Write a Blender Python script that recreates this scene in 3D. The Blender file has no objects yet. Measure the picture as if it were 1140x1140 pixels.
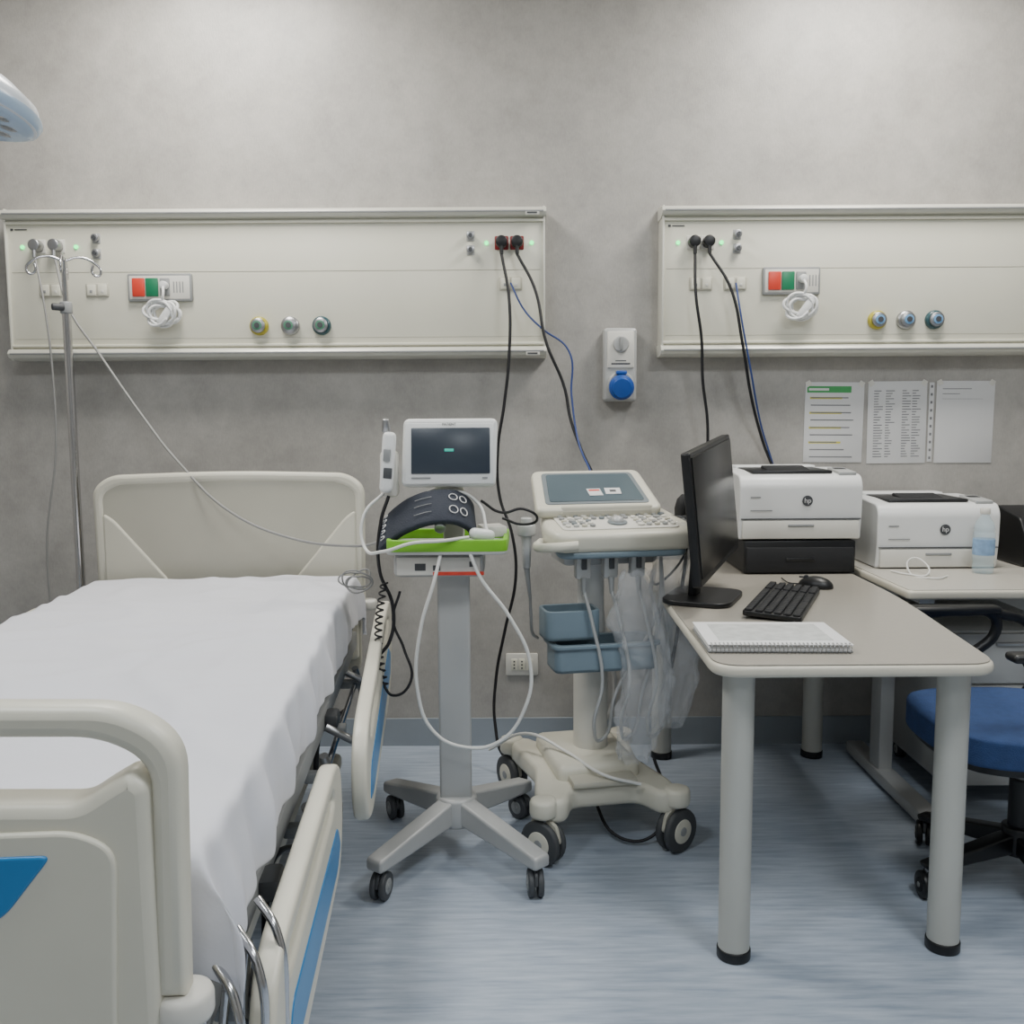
import bpy, bmesh, math, random
from mathutils import Vector, Matrix, Euler, noise
random.seed(5)
SC=bpy.context.scene
COL=SC.collection
R=math.radians

def lin(c):
    o=[]
    for v in c:
        v=v/255.0
        o.append(v/12.92 if v<=0.04045 else ((v+0.055)/1.055)**2.4)
    return o

def mat(name,rgb,rough=.5,metal=0.0,var=.05,scale=6,bump=0.0,bscale=60,trans=0.0,alpha=1.0,emit=0.0,coat=0.0):
    m=bpy.data.materials.new(name); m.use_nodes=True
    nt=m.node_tree; b=nt.nodes['Principled BSDF']
    c=lin(rgb)
    tc=nt.nodes.new('ShaderNodeTexCoord')
    n=nt.nodes.new('ShaderNodeTexNoise'); n.inputs['Scale'].default_value=scale; n.inputs['Detail'].default_value=4
    nt.links.new(tc.outputs['Object'],n.inputs['Vector'])
    r=nt.nodes.new('ShaderNodeValToRGB')
    r.color_ramp.elements[0].position=.3; r.color_ramp.elements[1].position=.7
    r.color_ramp.elements[0].color=[min(1,x*(1-var)) for x in c]+[1]
    r.color_ramp.elements[1].color=[min(1,x*(1+var)) for x in c]+[1]
    nt.links.new(n.outputs['Fac'],r.inputs['Fac'])
    nt.links.new(r.outputs['Color'],b.inputs['Base Color'])
    b.inputs['Roughness'].default_value=rough
    b.inputs['Metallic'].default_value=metal
    b.inputs['Transmission Weight'].default_value=trans
    b.inputs['Alpha'].default_value=alpha
    b.inputs['Coat Weight'].default_value=coat
    if emit>0:
        b.inputs['Emission Color'].default_value=c+[1]
        b.inputs['Emission Strength'].default_value=emit
    if bump>0:
        n2=nt.nodes.new('ShaderNodeTexNoise'); n2.inputs['Scale'].default_value=bscale; n2.inputs['Detail'].default_value=5
        nt.links.new(tc.outputs['Object'],n2.inputs['Vector'])
        bp=nt.nodes.new('ShaderNodeBump'); bp.inputs['Strength'].default_value=bump; bp.inputs['Distance'].default_value=.01
        nt.links.new(n2.outputs['Fac'],bp.inputs['Height'])
        nt.links.new(bp.outputs['Normal'],b.inputs['Normal'])
    return m

# ---------------------------------------------------------------- materials
M={}
M['cream']=mat('cream_plastic',(206,203,188),.38,var=.03)
M['creamd']=mat('cream_plastic_dark',(182,179,165),.45,var=.03)
M['panel']=mat('enamel_panel',(218,216,200),.36,var=.02)
M['rail']=mat('aluminium_rail',(210,209,198),.35,.15,var=.03)
M['white']=mat('white_plastic',(224,225,224),.35,var=.02)
M['offw']=mat('offwhite_plastic',(212,210,202),.4,var=.02)
M['grey']=mat('grey_plastic',(140,142,142),.45,var=.03)
M['lgrey']=mat('light_grey_metal',(176,177,176),.4,.15,var=.03)
M['dgrey']=mat('dark_grey',(66,68,71),.5,var=.05)
M['black']=mat('black_plastic',(17,18,20),.4,var=.1)
M['matte']=mat('black_matte',(24,25,28),.7,var=.1)
M['screen']=mat('dark_screen',(50,59,70),.3,var=.05)
M['blackscreen']=mat('black_screen',(10,11,13),.3,var=.05)
M['chrome']=mat('chrome',(200,200,202),.16,1.0,var=.02)
M['steel']=mat('brushed_steel',(165,166,168),.35,.9,var=.03)
M['blue']=mat('bed_blue_plastic',(38,122,180),.3,var=.05)
M['sblue']=mat('socket_blue',(30,78,158),.35)
M['seat']=mat('seat_blue_fabric',(44,68,112),.9,var=.1,scale=40,bump=.3,bscale=300)
M['slate']=mat('slate_blue_plastic',(118,136,147),.35,var=.04)
M['glasspad']=mat('ultrasound_screen',(78,92,100),.22,var=.06)
M['bezel']=mat('ultrasound_bezel',(116,124,128),.3,var=.04)
M['red']=mat('red_button',(205,62,45),.4)
M['green']=mat('green_button',(28,116,80),.4)
M['redd']=mat('red_socket',(120,22,22),.4)
M['lime']=mat('lime_plastic',(118,182,38),.4)
M['led']=mat('green_led',(30,255,130),.4,emit=3)
M['navy']=mat('navy_cuff',(44,49,60),.85,var=.1,bump=.2,bscale=200)
M['bcable']=mat('black_cable',(18,18,22),.5)
M['ucable']=mat('blue_cable',(40,62,120),.5)
M['wcable']=mat('white_cable',(214,214,210),.45)
M['gcable']=mat('grey_cable',(140,140,138),.5)
M['paper']=mat('paper',(212,212,212),.8,var=.02)
M['ink']=mat('ink',(120,120,124),.8)
M['yel']=mat('yellow_marker',(206,200,90),.7)
M['pgreen']=mat('print_green',(70,155,90),.7)
M['gold']=mat('yellow_ring',(170,160,50),.35)
M['gring']=mat('green_ring',(80,130,105),.35)
M['teal']=mat('teal_ring',(40,75,82),.3)
M['ltblue']=mat('pale_blue_cap',(110,155,195),.3)
M['top']=mat('desk_laminate',(154,149,139),.3,var=.03,scale=60)
M['top2']=mat('desk_laminate_light',(180,176,166),.35,var=.03,scale=60)
M['edge']=mat('desk_edge',(200,195,180),.4,var=.02)
M['leg']=mat('leg_metal',(184,184,177),.4,.2,var=.02)
M['tyre']=mat('castor_tyre',(66,68,70),.6)
M['bag']=mat('clear_plastic_bag',(232,234,236),.1,alpha=.26,var=.02,bump=1.0,bscale=26)
M['bottle']=mat('clear_bottle',(200,225,235),.08,alpha=.30,var=.02)
M['lamp']=mat('lamp_shell',(214,219,224),.25,var=.02)
M['lrim']=mat('lamp_rim',(172,194,216),.25,var=.02)
M['lampd']=mat('lamp_lens',(134,138,138),.2)
M['sheet']=mat('bed_sheet',(211,212,219),.85,var=.02,scale=3,bump=.45,bscale=9)

def wallmat(name,base):
    m=bpy.data.materials.new(name); m.use_nodes=True
    nt=m.node_tree; b=nt.nodes['Principled BSDF']; L=nt.links
    tc=nt.nodes.new('ShaderNodeTexCoord')
    def nz(sc,det,rg,dist=0,vec=None):
        a=nt.nodes.new('ShaderNodeTexNoise'); a.inputs['Scale'].default_value=sc; a.inputs['Detail'].default_value=det; a.inputs['Roughness'].default_value=rg; a.inputs['Distortion'].default_value=dist
        L.new(vec if vec else tc.outputs['Object'],a.inputs['Vector']); return a
    a=nz(3.2,5,.6,.3); b2=nz(12,8,.75,.2)
    mp=nt.nodes.new('ShaderNodeMapping'); mp.inputs['Scale'].default_value=(60,60,18)
    L.new(tc.outputs['Object'],mp.inputs['Vector'])
    c=nz(3,5,.6,0,mp.outputs['Vector'])
    m1=nt.nodes.new('ShaderNodeMath'); m1.operation='MULTIPLY_ADD'; m1.inputs[1].default_value=1.1
    L.new(b2.outputs['Fac'],m1.inputs[0]); L.new(a.outputs['Fac'],m1.inputs[2])
    m2=nt.nodes.new('ShaderNodeMath'); m2.operation='MULTIPLY_ADD'; m2.inputs[1].default_value=.5
    L.new(c.outputs['Fac'],m2.inputs[0]); L.new(m1.outputs[0],m2.inputs[2])
    m3=nt.nodes.new('ShaderNodeMath'); m3.operation='MULTIPLY'; m3.inputs[1].default_value=1/2.6
    L.new(m2.outputs[0],m3.inputs[0])
    r=nt.nodes.new('ShaderNodeValToRGB')
    col=lin(base)
    e=r.color_ramp.elements
    e[0].position=.39; e[1].position=.61
    e[0].color=[x*.83 for x in col]+[1]; e[1].color=[x*1.15 for x in col]+[1]
    L.new(m3.outputs[0],r.inputs['Fac']); L.new(r.outputs['Color'],b.inputs['Base Color'])
    b.inputs['Roughness'].default_value=.40
    bp=nt.nodes.new('ShaderNodeBump'); bp.inputs['Strength'].default_value=.15; bp.inputs['Distance'].default_value=.004
    L.new(c.outputs['Fac'],bp.inputs['Height']); L.new(bp.outputs['Normal'],b.inputs['Normal'])
    return m
M['wall']=wallmat('wall_textured_vinyl',(166,163,158))

def floormat():
    m=bpy.data.materials.new('floor_blue_vinyl'); m.use_nodes=True
    nt=m.node_tree; b=nt.nodes['Principled BSDF']; L=nt.links
    tc=nt.nodes.new('ShaderNodeTexCoord')
    mp=nt.nodes.new('ShaderNodeMapping'); mp.inputs['Scale'].default_value=(3.0,30,1); mp.inputs['Rotation'].default_value=(0,0,R(4))
    L.new(tc.outputs['Object'],mp.inputs['Vector'])
    a=nt.nodes.new('ShaderNodeTexNoise'); a.inputs['Scale'].default_value=2.0; a.inputs['Detail'].default_value=7; a.inputs['Roughness'].default_value=.6
    L.new(mp.outputs['Vector'],a.inputs['Vector'])
    r=nt.nodes.new('ShaderNodeValToRGB'); e=r.color_ramp.elements
    e[0].position=.3; e[1].position=.7
    e[0].color=lin((142,154,171))+[1]; e[1].color=lin((180,190,202))+[1]
    L.new(a.outputs['Fac'],r.inputs['Fac']); L.new(r.outputs['Color'],b.inputs['Base Color'])
    b.inputs['Roughness'].default_value=.28
    return m
M['floor']=floormat()
M['skirt']=mat('skirting_vinyl',(146,154,162),.5,var=.05)
M['ceil']=mat('ceiling_paint',(225,225,222),.8,var=.02)
M['diff']=mat('lamp_diffuser',(255,250,240),.5,emit=4)

# ---------------------------------------------------------------- helpers
def grp(name,loc=(0,0,0),rz=0.0):
    e=bpy.data.objects.new(name,None); e.empty_display_size=.1
    e.location=loc; e.rotation_euler=(0,0,R(rz)); COL.objects.link(e); return e

def add(p,name,me,m,loc=(0,0,0),rot=(0,0,0),smooth=True):
    o=bpy.data.objects.new(name,me); COL.objects.link(o)
    o.location=loc; o.rotation_euler=[R(a) for a in rot]
    if p: o.parent=p
    if m is not None:
        me.materials.clear(); me.materials.append(M[m] if isinstance(m,str) else m)
    if smooth:
        for f in me.polygons: f.use_smooth=True
    return o

def sharp(o,ang=35):
    md=o.modifiers.new('es','EDGE_SPLIT'); md.split_angle=R(ang)
    return o

def box(p,name,c,s,m,bev=.004,rot=(0,0,0),seg=2,sub=0):
    bm=bmesh.new(); bmesh.ops.create_cube(bm,size=1)
    for v in bm.verts: v.co=Vector((v.co.x*s[0],v.co.y*s[1],v.co.z*s[2]))
    b=min(bev,min(s)*.49)
    if b>0: bmesh.ops.bevel(bm,geom=bm.edges[:],offset=b,segments=seg,profile=.5,affect='EDGES')
    me=bpy.data.meshes.new(name); bm.to_mesh(me); bm.free()
    o=add(p,name,me,m,c,rot)
    sharp(o,40)
    return o

def cyl(p,name,a,b,r,m,r2=None,seg=28,bev=0):
    a=Vector(a); b=Vector(b); d=b-a; L=d.length
    bm=bmesh.new()
    bmesh.ops.create_cone(bm,cap_ends=True,segments=seg,radius1=r,radius2=r if r2 is None else r2,depth=L)
    if bev>0:
        ed=[e for e in bm.edges if len(e.link_faces)==2 and any(len(f.verts)>4 for f in e.link_faces)]
        bmesh.ops.bevel(bm,geom=ed,offset=bev,segments=2,profile=.5,affect='EDGES')
    q=Vector((0,0,1)).rotation_difference(d.normalized()).to_matrix().to_4x4()
    bmesh.ops.transform(bm,matrix=Matrix.Translation((a+b)/2)@q,verts=bm.verts)
    me=bpy.data.meshes.new(name); bm.to_mesh(me); bm.free()
    o=add(p,name,me,m); sharp(o,50); return o

def cm(cu):
    t=bpy.data.objects.new('tmp',cu); COL.objects.link(t)
    dg=bpy.context.evaluated_depsgraph_get(); dg.update()
    me=bpy.data.meshes.new_from_object(t.evaluated_get(dg))
    bpy.data.objects.remove(t); return me

def tube(p,name,pts,r,m,cyc=False,res=8,poly=False):
    cu=bpy.data.curves.new(name,'CURVE'); cu.dimensions='3D'; cu.bevel_depth=r; cu.bevel_resolution=3; cu.resolution_u=res
    cu.use_fill_caps=True
    if poly:
        s=cu.splines.new('POLY'); s.points.add(len(pts)-1)
        for i,q in enumerate(pts): s.points[i].co=(q[0],q[1],q[2],1)
    else:
        s=cu.splines.new('BEZIER'); s.bezier_points.add(len(pts)-1)
        for i,q in enumerate(pts):
            bp=s.bezier_points[i]; bp.co=q; bp.handle_left_type='AUTO'; bp.handle_right_type='AUTO'
    s.use_cyclic_u=cyc
    me=cm(cu); return add(p,name,me,m)

def rnd(pts,r,n=6):
    out=[]; N=len(pts)
    for i in range(N):
        p0=Vector(pts[i-1]); p1=Vector(pts[i]); p2=Vector(pts[(i+1)%N])
        rr=r[i] if isinstance(r,(list,tuple)) else r
        if rr<=0: out.append(tuple(p1)); continue
        d0=(p0-p1); d2=(p2-p1)
        t=min(rr,d0.length*.49,d2.length*.49)
        a=p1+d0.normalized()*t; b=p1+d2.normalized()*t
        for k in range(n+1):
            u=k/n
            q=a*(1-u)**2+p1*2*u*(1-u)+b*u*u
            out.append((q.x,q.y))
    return out

def plate(p,name,loops,th,m,loc=(0,0,0),rot=(0,0,0),bev=.003):
    cu=bpy.data.curves.new(name,'CURVE'); cu.dimensions='2D'; cu.fill_mode='BOTH'
    cu.extrude=max(th/2-bev,.0001); cu.bevel_depth=bev; cu.bevel_resolution=2; cu.offset=-bev
    for lp in loops:
        s=cu.splines.new('POLY'); s.points.add(len(lp)-1)
        for i,q in enumerate(lp): s.points[i].co=(q[0],q[1],0,1)
        s.use_cyclic_u=True
    me=cm(cu); o=add(p,name,me,m,loc,rot); sharp(o,40); return o
XZ=(90,0,0)
YZ=(90,0,90)

def rect(x0,z0,x1,z1): return [(x0,z0),(x1,z0),(x1,z1),(x0,z1)]

def lathe(p,name,prof,m,loc=(0,0,0),rot=(0,0,0),seg=32):
    bm=bmesh.new(); rings=[]
    for (r,z) in prof:
        rings.append([bm.verts.new((r*math.cos(2*math.pi*i/seg),r*math.sin(2*math.pi*i/seg),z)) for i in range(seg)])
    for a,b in zip(rings[:-1],rings[1:]):
        for i in range(seg):
            j=(i+1)%seg
            bm.faces.new((a[i],a[j],b[j],b[i]))
    if prof[0][0]>1e-5: bm.faces.new(rings[0][::-1])
    if prof[-1][0]>1e-5: bm.faces.new(rings[-1])
    bmesh.ops.remove_doubles(bm,verts=bm.verts,dist=1e-5)
    bmesh.ops.recalc_face_normals(bm,faces=bm.faces)
    me=bpy.data.meshes.new(name); bm.to_mesh(me); bm.free()
    o=add(p,name,me,m,loc,rot); sharp(o,45); return o

def quads(p,name,rs,y,m):
    bm=bmesh.new()
    for (x0,z0,x1,z1) in rs:
        bm.faces.new([bm.verts.new(c) for c in ((x0,y,z0),(x1,y,z0),(x1,y,z1),(x0,y,z1))])
    me=bpy.data.meshes.new(name); bm.to_mesh(me); bm.free()
    return add(p,name,me,m,smooth=False)

def text(p,name,s,size,m,loc,rot=(90,0,0)):
    cu=bpy.data.curves.new(name,'FONT'); cu.body=s; cu.size=size; cu.extrude=.0004; cu.align_x='CENTER'; cu.align_y='CENTER'
    me=cm(cu); return add(p,name,me,m,loc,rot,smooth=False)

def caster(p,n,x,y,r,yaw=0,w=.022,tyre='tyre',hub='lgrey',top=None):
    c,s=math.cos(R(yaw)),math.sin(R(yaw))
    ax=Vector((c,s,0)); ce=Vector((x,y,r))
    for k,sg in enumerate((-1,1)):
        a=ce+ax*sg*(w*.25); b=ce+ax*sg*(w*1.1)
        cyl(p,f'{n}_wheel_{k}',a,b,r,tyre,bev=r*.12)
        cyl(p,f'{n}_hub_{k}',a,b+ax*sg*.002,r*.55,hub,bev=.002)
        cyl(p,f'{n}_axle_{k}',a,b+ax*sg*.004,r*.2,'grey',bev=.001)
    hood=rnd([(-r*.95,.0),(-r*.7,r*.95),(r*.5,r*1.15),(r*.8,r*.2)],r*.3)
    plate(p,n+'_hood',[hood],w*.5,'dgrey' if hub!='cream' else 'creamd',loc=ce,rot=(90,0,yaw+90),bev=.002)
    cyl(p,n+'_stem',(x,y,r*1.0),(x,y,(top if top else r*2.4)),r*.22,'steel')

def coil(p,name,c,r,n,m,rad=.004,axis='y',ez=1.4):
    pts=[]
    for i in range(n*8):
        a=i*math.pi/4; rr=r*(1+.18*math.sin(i*1.7)); 
        pts.append((c[0]+rr*math.cos(a)+.01*math.sin(i*.37), c[1]+.012*math.sin(i*.9)-.001*i*.3, c[2]+ez*rr*math.sin(a)*.8+.008*math.cos(i*.5)))
    tube(p,name,pts,rad,m,res=4)

# ---------------------------------------------------------------- room
YW=3.6; XL=-2.7; XR=3.0; YF=-2.2; ZC=3.0
def room_box(name,c,s,m):
    bm=bmesh.new(); bmesh.ops.create_cube(bm,size=1)
    for v in bm.verts: v.co=Vector((v.co.x*s[0],v.co.y*s[1],v.co.z*s[2]))
    me=bpy.data.meshes.new(name); bm.to_mesh(me); bm.free()
    return add(None,name,me,m,c,smooth=False)
room_box('floor',((XL+XR)/2,(YW+YF)/2,-.05),(XR-XL+.4,YW-YF+.4,.1),'floor')
room_box('ceiling',((XL+XR)/2,(YW+YF)/2,ZC+.05),(XR-XL+.4,YW-YF+.4,.1),'ceil')
room_box('wall_back',((XL+XR)/2,YW+.05,ZC/2),(XR-XL,.1,ZC),'wall')
room_box('wall_front',((XL+XR)/2,YF-.05,ZC/2),(XR-XL,.1,ZC),'wall')
room_box('wall_left',(XL-.05,(YW+YF)/2,ZC/2),(.1,YW-YF,ZC),'wall')
room_box('wall_right',(XR+.05,(YW+YF)/2,ZC/2),(.1,YW-YF,ZC),'wall')
room_box('baseboard_back',((XL+XR)/2,YW-.004,.055),(XR-XL,.008,.11),'skirt')
room_box('baseboard_left',(XL+.004,(YW+YF)/2,.055),(.008,YW-YF-.02,.11),'skirt')
room_box('baseboard_right',(XR-.004,(YW+YF)/2,.055),(.008,YW-YF-.02,.11),'skirt')

def ceil_light(x,y,w,d,pw,col=(1,.97,.93)):
    g=grp('ceiling_light_panel',(x,y,ZC))
    box(g,'frame',(0,0,-.012),(w+.05,d+.05,.024),'white',.004)
    box(g,'diffuser',(0,0,-.027),(w,d,.006),'diff',.002)
    l=bpy.data.lights.new('panel_lamp','AREA'); l.shape='RECTANGLE'; l.size=w; l.size_y=d; l.energy=pw; l.color=col
    o=bpy.data.objects.new('panel_lamp',l); COL.objects.link(o); o.parent=g; o.location=(0,0,-.035)
ceil_light(-1.05,2.93,.6,.6,37,(1,.965,.90))
ceil_light(1.3,2.93,.6,.6,37,(1,.965,.90))
ceil_light(-1.05,.9,.6,.6,23,(.91,.96,1))
ceil_light(1.3,.9,.6,.6,34,(.91,.96,1))
ceil_light(.1,-1.0,.6,.6,25,(.91,.96,1))

# ---------------------------------------------------------------- headwall units
def headwall(x0,x1):
    z0,z1=1.503,2.045; yb=YW; yf=3.515
    xc=(x0+x1)/2; W=x1-x0
    g=grp('medical_headwall_unit',(xc,YW,1.5))
    def T(x,y,z): return (x-xc,y-YW,z-1.5)
    box(g,'body',T(xc,(yb+yf)/2,(z0+z1)/2),(W-.01,yb-yf,z1-z0-.03),'panel',.004)
    for nm,zc,sg in (('top_rail',z1-.022,1),('bottom_rail',z0+.022,-1)):
        prof=rnd([(0,-.022),(.075,-.022),(.105,-.014),(.115,0),(.105,.014),(.075,.022),(0,.022)],.004,3)
        plate(g,nm,[[(-a,b) for a,b in prof]],W+.01,'rail',loc=T(xc,YW,zc),rot=YZ,bev=.001)
        box(g,nm+'_lip',T(xc,yf-.004,zc-sg*.029),(W-.004,.012,.01),'panel',.003)
        box(g,nm+'_groove',T(xc,yf-.0305,zc),(W-.01,.003,.006),'grey',.001)
    for zz in (1.90-.08,1.63-.05):
        box(g,'seam',T(xc,yf,zz),(W-.03,.002,.0022),'creamd',.0005)
    for xx in (x0+.003,x1-.003):
        box(g,'end_cap',T(xx,(yb+yf)/2-.004,(z0+z1)/2),(.008,yb-yf+.012,z1-z0),'rail',.003)
    quads(g,'brand_plate',[(x0+.02-xc,1.968-1.5,x0+.03-xc,1.976-1.5),(x0+.035-xc,1.970-1.5,x0+.08-xc,1.974-1.5)],yf-YW-.002,'dgrey')
    y=yf-YW
    for zz in (z1-.028,z0+.014):
        box(g,'rating_plate',(x1-.045-xc,y-.030,zz-1.5),(.05,.003,.016),'offw',.001)
        quads(g,'rating_text',[(x1-.065-xc,zz-.004-1.5,x1-.028-xc,zz+.002-1.5)],y-.0325,'dgrey')
    def socket(x,z,plug=None,m='offw'):
        box(g,'socket',(x-xc,y,z-1.5),(.05,.008,.05),m,.004)
        cyl(g,'socket_well',(x-xc,y-.006,z-1.5),(x-xc,y-.004,z-1.5),.019,'grey')
        if plug:
            cyl(g,'plug',(x-xc,y-.045,z-1.5),(x-xc,y-.003,z-1.5),.021,plug,bev=.004)
            cyl(g,'plug_cord',(x-xc,y-.038,z-1.515),(x-xc,y-.04,z-1.545),.007,plug)
    def led(x,z): cyl(g,'led',(x-xc,y-.004,z-1.5),(x-xc,y,z-1.5),.007,'led')
    def mod(x,z,n=2):
        box(g,'outlet_frame',(x-xc,y,z-1.5),(.085,.01,.05),'creamd',.005)
        for k in range(n):
            box(g,'outlet_module',(x-xc-.02+.04*k,y-.006,z-1.5),(.032,.006,.040),'panel',.003)
            box(g,'outlet_port',(x-xc-.02+.04*k,y-.0095,z-1.505),(.010,.003,.010),'grey' if k==0 else 'offw',.001)
    def eq(x,z):
        cyl(g,'equipotential_pin',(x-xc,y-.02,z-1.5),(x-xc,y,z-1.5),.014,'steel',bev=.002)
        cyl(g,'equipotential_tip',(x-xc,y-.026,z-1.5),(x-xc,y-.018,z-1.5),.007,'dgrey')
        box(g,'pin_plate',(x-xc,y,z-1.5),(.03,.006,.036),'lgrey',.003)
    def call(x0_,z0_,w=.235,h=.1):
        box(g,'call_unit',(x0_+w/2-xc,y-.006,z0_+h/2-1.5),(w,.02,h),'grey',.006)
        box(g,'call_face',(x0_+w/2-xc,y-.014,z0_+h/2-1.5),(w-.014,.006,h-.016),'offw',.004)
        box(g,'red_key',(x0_+.042-xc,y-.019,z0_+h/2-1.5),(.046,.008,.066),'red',.003)
        box(g,'green_key',(x0_+.091-xc,y-.019,z0_+h/2-1.5),(.046,.008,.066),'green',.003)
        box(g,'socket_strip',(x0_+.138-xc,y-.019,z0_+h/2-1.5),(.036,.008,.064),'grey',.003)
        quads(g,'speaker_slots',[(x0_+.168+k*.011-xc,z0_+.03-1.5,x0_+.172+k*.011-xc,z0_+.07-1.5) for k in range(4)],y-.0175,'grey')
        cyl(g,'handset_plug',(x0_+.14-xc,y-.05,z0_+.055-1.5),(x0_+.14-xc,y-.02,z0_+.055-1.5),.014,'white',bev=.003)
        tube(g,'handset_cord',[(x0_+.14-xc,y-.045,z0_+.05-1.5),(x0_+.145-xc,y-.06,z0_+.02-1.5),(x0_+.135-xc,y-.05,z0_-.01-1.5)],.005,'white')
        coil(g,'handset_coil',(x0_+.135-xc,y-.035,z0_-.045-1.5),.05,6,'white',.0055,ez=.9)
        box(g,'handset',(x0_+.15-xc,y-.05,z0_-.05-1.5),(.03,.02,.09),'white',.008,rot=(0,35,0))
    def gas(x,z,m1,m2):
        lathe(g,'gas_outlet',[(.034,0),(.034,.012),(.031,.018),(.026,.02),(.026,.026)],m1,loc=(x-xc,y,z-1.5),rot=(90,0,0))
        lathe(g,'gas_outlet_ring',[(.026,.018),(.026,.032),(.019,.036)],'steel',loc=(x-xc,y,z-1.5),rot=(90,0,0))
        lathe(g,'gas_outlet_core',[(.017,.03),(.017,.04),(.008,.041),(.008,.036)],m2,loc=(x-xc,y,z-1.5),rot=(90,0,0))
        cyl(g,'gas_outlet_hole',(x-xc,y-.0425,z-1.5),(x-xc,y-.036,z-1.5),.010,'dgrey')
    return socket,led,mod,eq,call,gas
so,led,mod,eq,call,gas=headwall(-1.835,.125)
so(-1.715,1.912,'steel'); so(-1.645,1.912,'steel'); led(-1.775,1.91); led(-1.58,1.91)
eq(-1.505,1.94); eq(-1.505,1.885)
mod(-1.68,1.755); mod(-1.51,1.755)
call(-1.395,1.712)
gas(-.922,1.622,'gold','gring'); gas(-.808,1.622,'steel','gring'); gas(-.693,1.622,'teal','gring')
eq(-.145,1.94); eq(-.145,1.89)
so(-.032,1.915,'black','redd'); so(.024,1.915,'black','redd'); led(-.087,1.915); led(.078,1.915)
mod(.0,1.77)
so,led,mod,eq,call,gas=headwall(.553,2.50)
so(.665,1.912,'black'); so(.717,1.912,'black'); led(.61,1.912); led(.768,1.912)
eq(.825,1.94); eq(.825,1.89)
mod(.695,1.765); mod(.82,1.765)
call(.918,1.722,.21,.1)
gas(1.342,1.63,'gold','ltblue'); gas(1.447,1.63,'steel','ltblue'); gas(1.552,1.63,'teal','ltblue')

# ---------------------------------------------------------------- industrial socket + wall outlet
g=grp('interlocked_industrial_socket',(.405,YW,1.475))
box(g,'housing',(0,-.035,0),(.122,.07,.27),'lgrey',.012,seg=3)
box(g,'cover',(0,-.072,.055),(.1,.012,.135),'offw',.008)
lathe(g,'switch_knob',[(.03,0),(.03,.008),(.026,.012)],'lgrey',loc=(0,-.078,.075),rot=(90,0,0))
box(g,'switch_lever',(0,-.095,.075),(.012,.014,.05),'grey',.004)
quads(g,'label',[(-.035,.0,.035,.006),(-.02,.012,.02,.016)],-.0785,'dgrey')
lathe(g,'plug_collar',[(.05,0),(.05,.02),(.045,.025)],'lgrey',loc=(0,-.068,-.075),rot=(90,0,0))
lathe(g,'blue_plug_lid',[(.043,0),(.046,.012),(.046,.03),(.036,.036),(.034,.05),(.0001,.052)],'sblue',loc=(0,-.085,-.08),rot=(100,0,0))
box(g,'lid_hinge',(0,-.1,-.03),(.04,.03,.014),'sblue',.004)
g=grp('wall_power_outlet',(.035,YW,.325))
box(g,'plate',(0,-.005,0),(.125,.01,.088),'offw',.006)
for k in (-1,0,1):
    box(g,f'module_{k+1}',(k*.03,-.011,0),(.024,.005,.045),'panel',.002)
    quads(g,f'pins_{k+1}',[(k*.03-.003,-.016,k*.03+.003,-.010),(k*.03-.003,-.003,k*.03+.003,.003),(k*.03-.003,.010,k*.03+.003,.016)],-.0142,'dgrey')

# ---------------------------------------------------------------- papers on wall
def wallpaper(x0,x1,z0,z1,kind,tilt=0):
    w=x1-x0;h=z1-z0
    g=grp('wall_notice',((x0+x1)/2,YW-.002,(z0+z1)/2)); g.rotation_euler=(0,R(tilt),0)
    box(g,'sheet',(0,0,0),(w,.0016,h),'paper',.0002)
    y=-.0014
    if kind==0:
        quads(g,'header',[(-w*.47,h*.37,w*.28,h*.45)],y,'pgreen')
        quads(g,'header_text',[(-w*.44,h*.395,-w*.1,h*.425)],y-.0003,'paper')
        quads(g,'text_lines',[(-w*.4,h*.3-i*.028,(-w*.4+w*(.45+.3*random.random())),h*.3-i*.028+.004) for i in range(9)],y,'ink')
        quads(g,'highlight',[(-w*.42,h*.29-i*.056,(-w*.42+w*.55),h*.29-i*.056+.008) for i in range(4)],y+.0003,'yel')
    elif kind==1:
        L=[]
        for i in range(26):
            zz=h*.38-i*h*.032
            for c0 in (-.40,-.2,.08,.25):
                L.append((w*c0,zz,w*(c0+.06+.1*random.random()),zz+.003))
        quads(g,'table_text',L,y,'ink')
    else:
        quads(g,'heading',[(-w*.4,h*.40,w*.1,h*.408),(-w*.4,h*.34,-w*.1,h*.347),(-w*.4,h*.28,w*.3,h*.283)],y,'ink')
    for sx in (-1,1):
        box(g,'tape',(sx*w*.45,y,h*.48),(.02,.001,.02),'offw',.0002,rot=(0,30*sx,0))
wallpaper(1.112,1.335,1.105,1.408,0,.6)
wallpaper(1.352,1.575,1.10,1.41,1,-.3)
wallpaper(1.61,1.83,1.10,1.41,2,.4)
g=grp('wall_notice',(1.592,YW-.002,1.255)); box(g,'strip',(0,0,0),(.018,.0016,.30),'paper',.0002)
quads(g,'holes',[(-.004,-.14+i*.03,.004,-.13+i*.03) for i in range(10)],-.0012,'ink')

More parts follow.
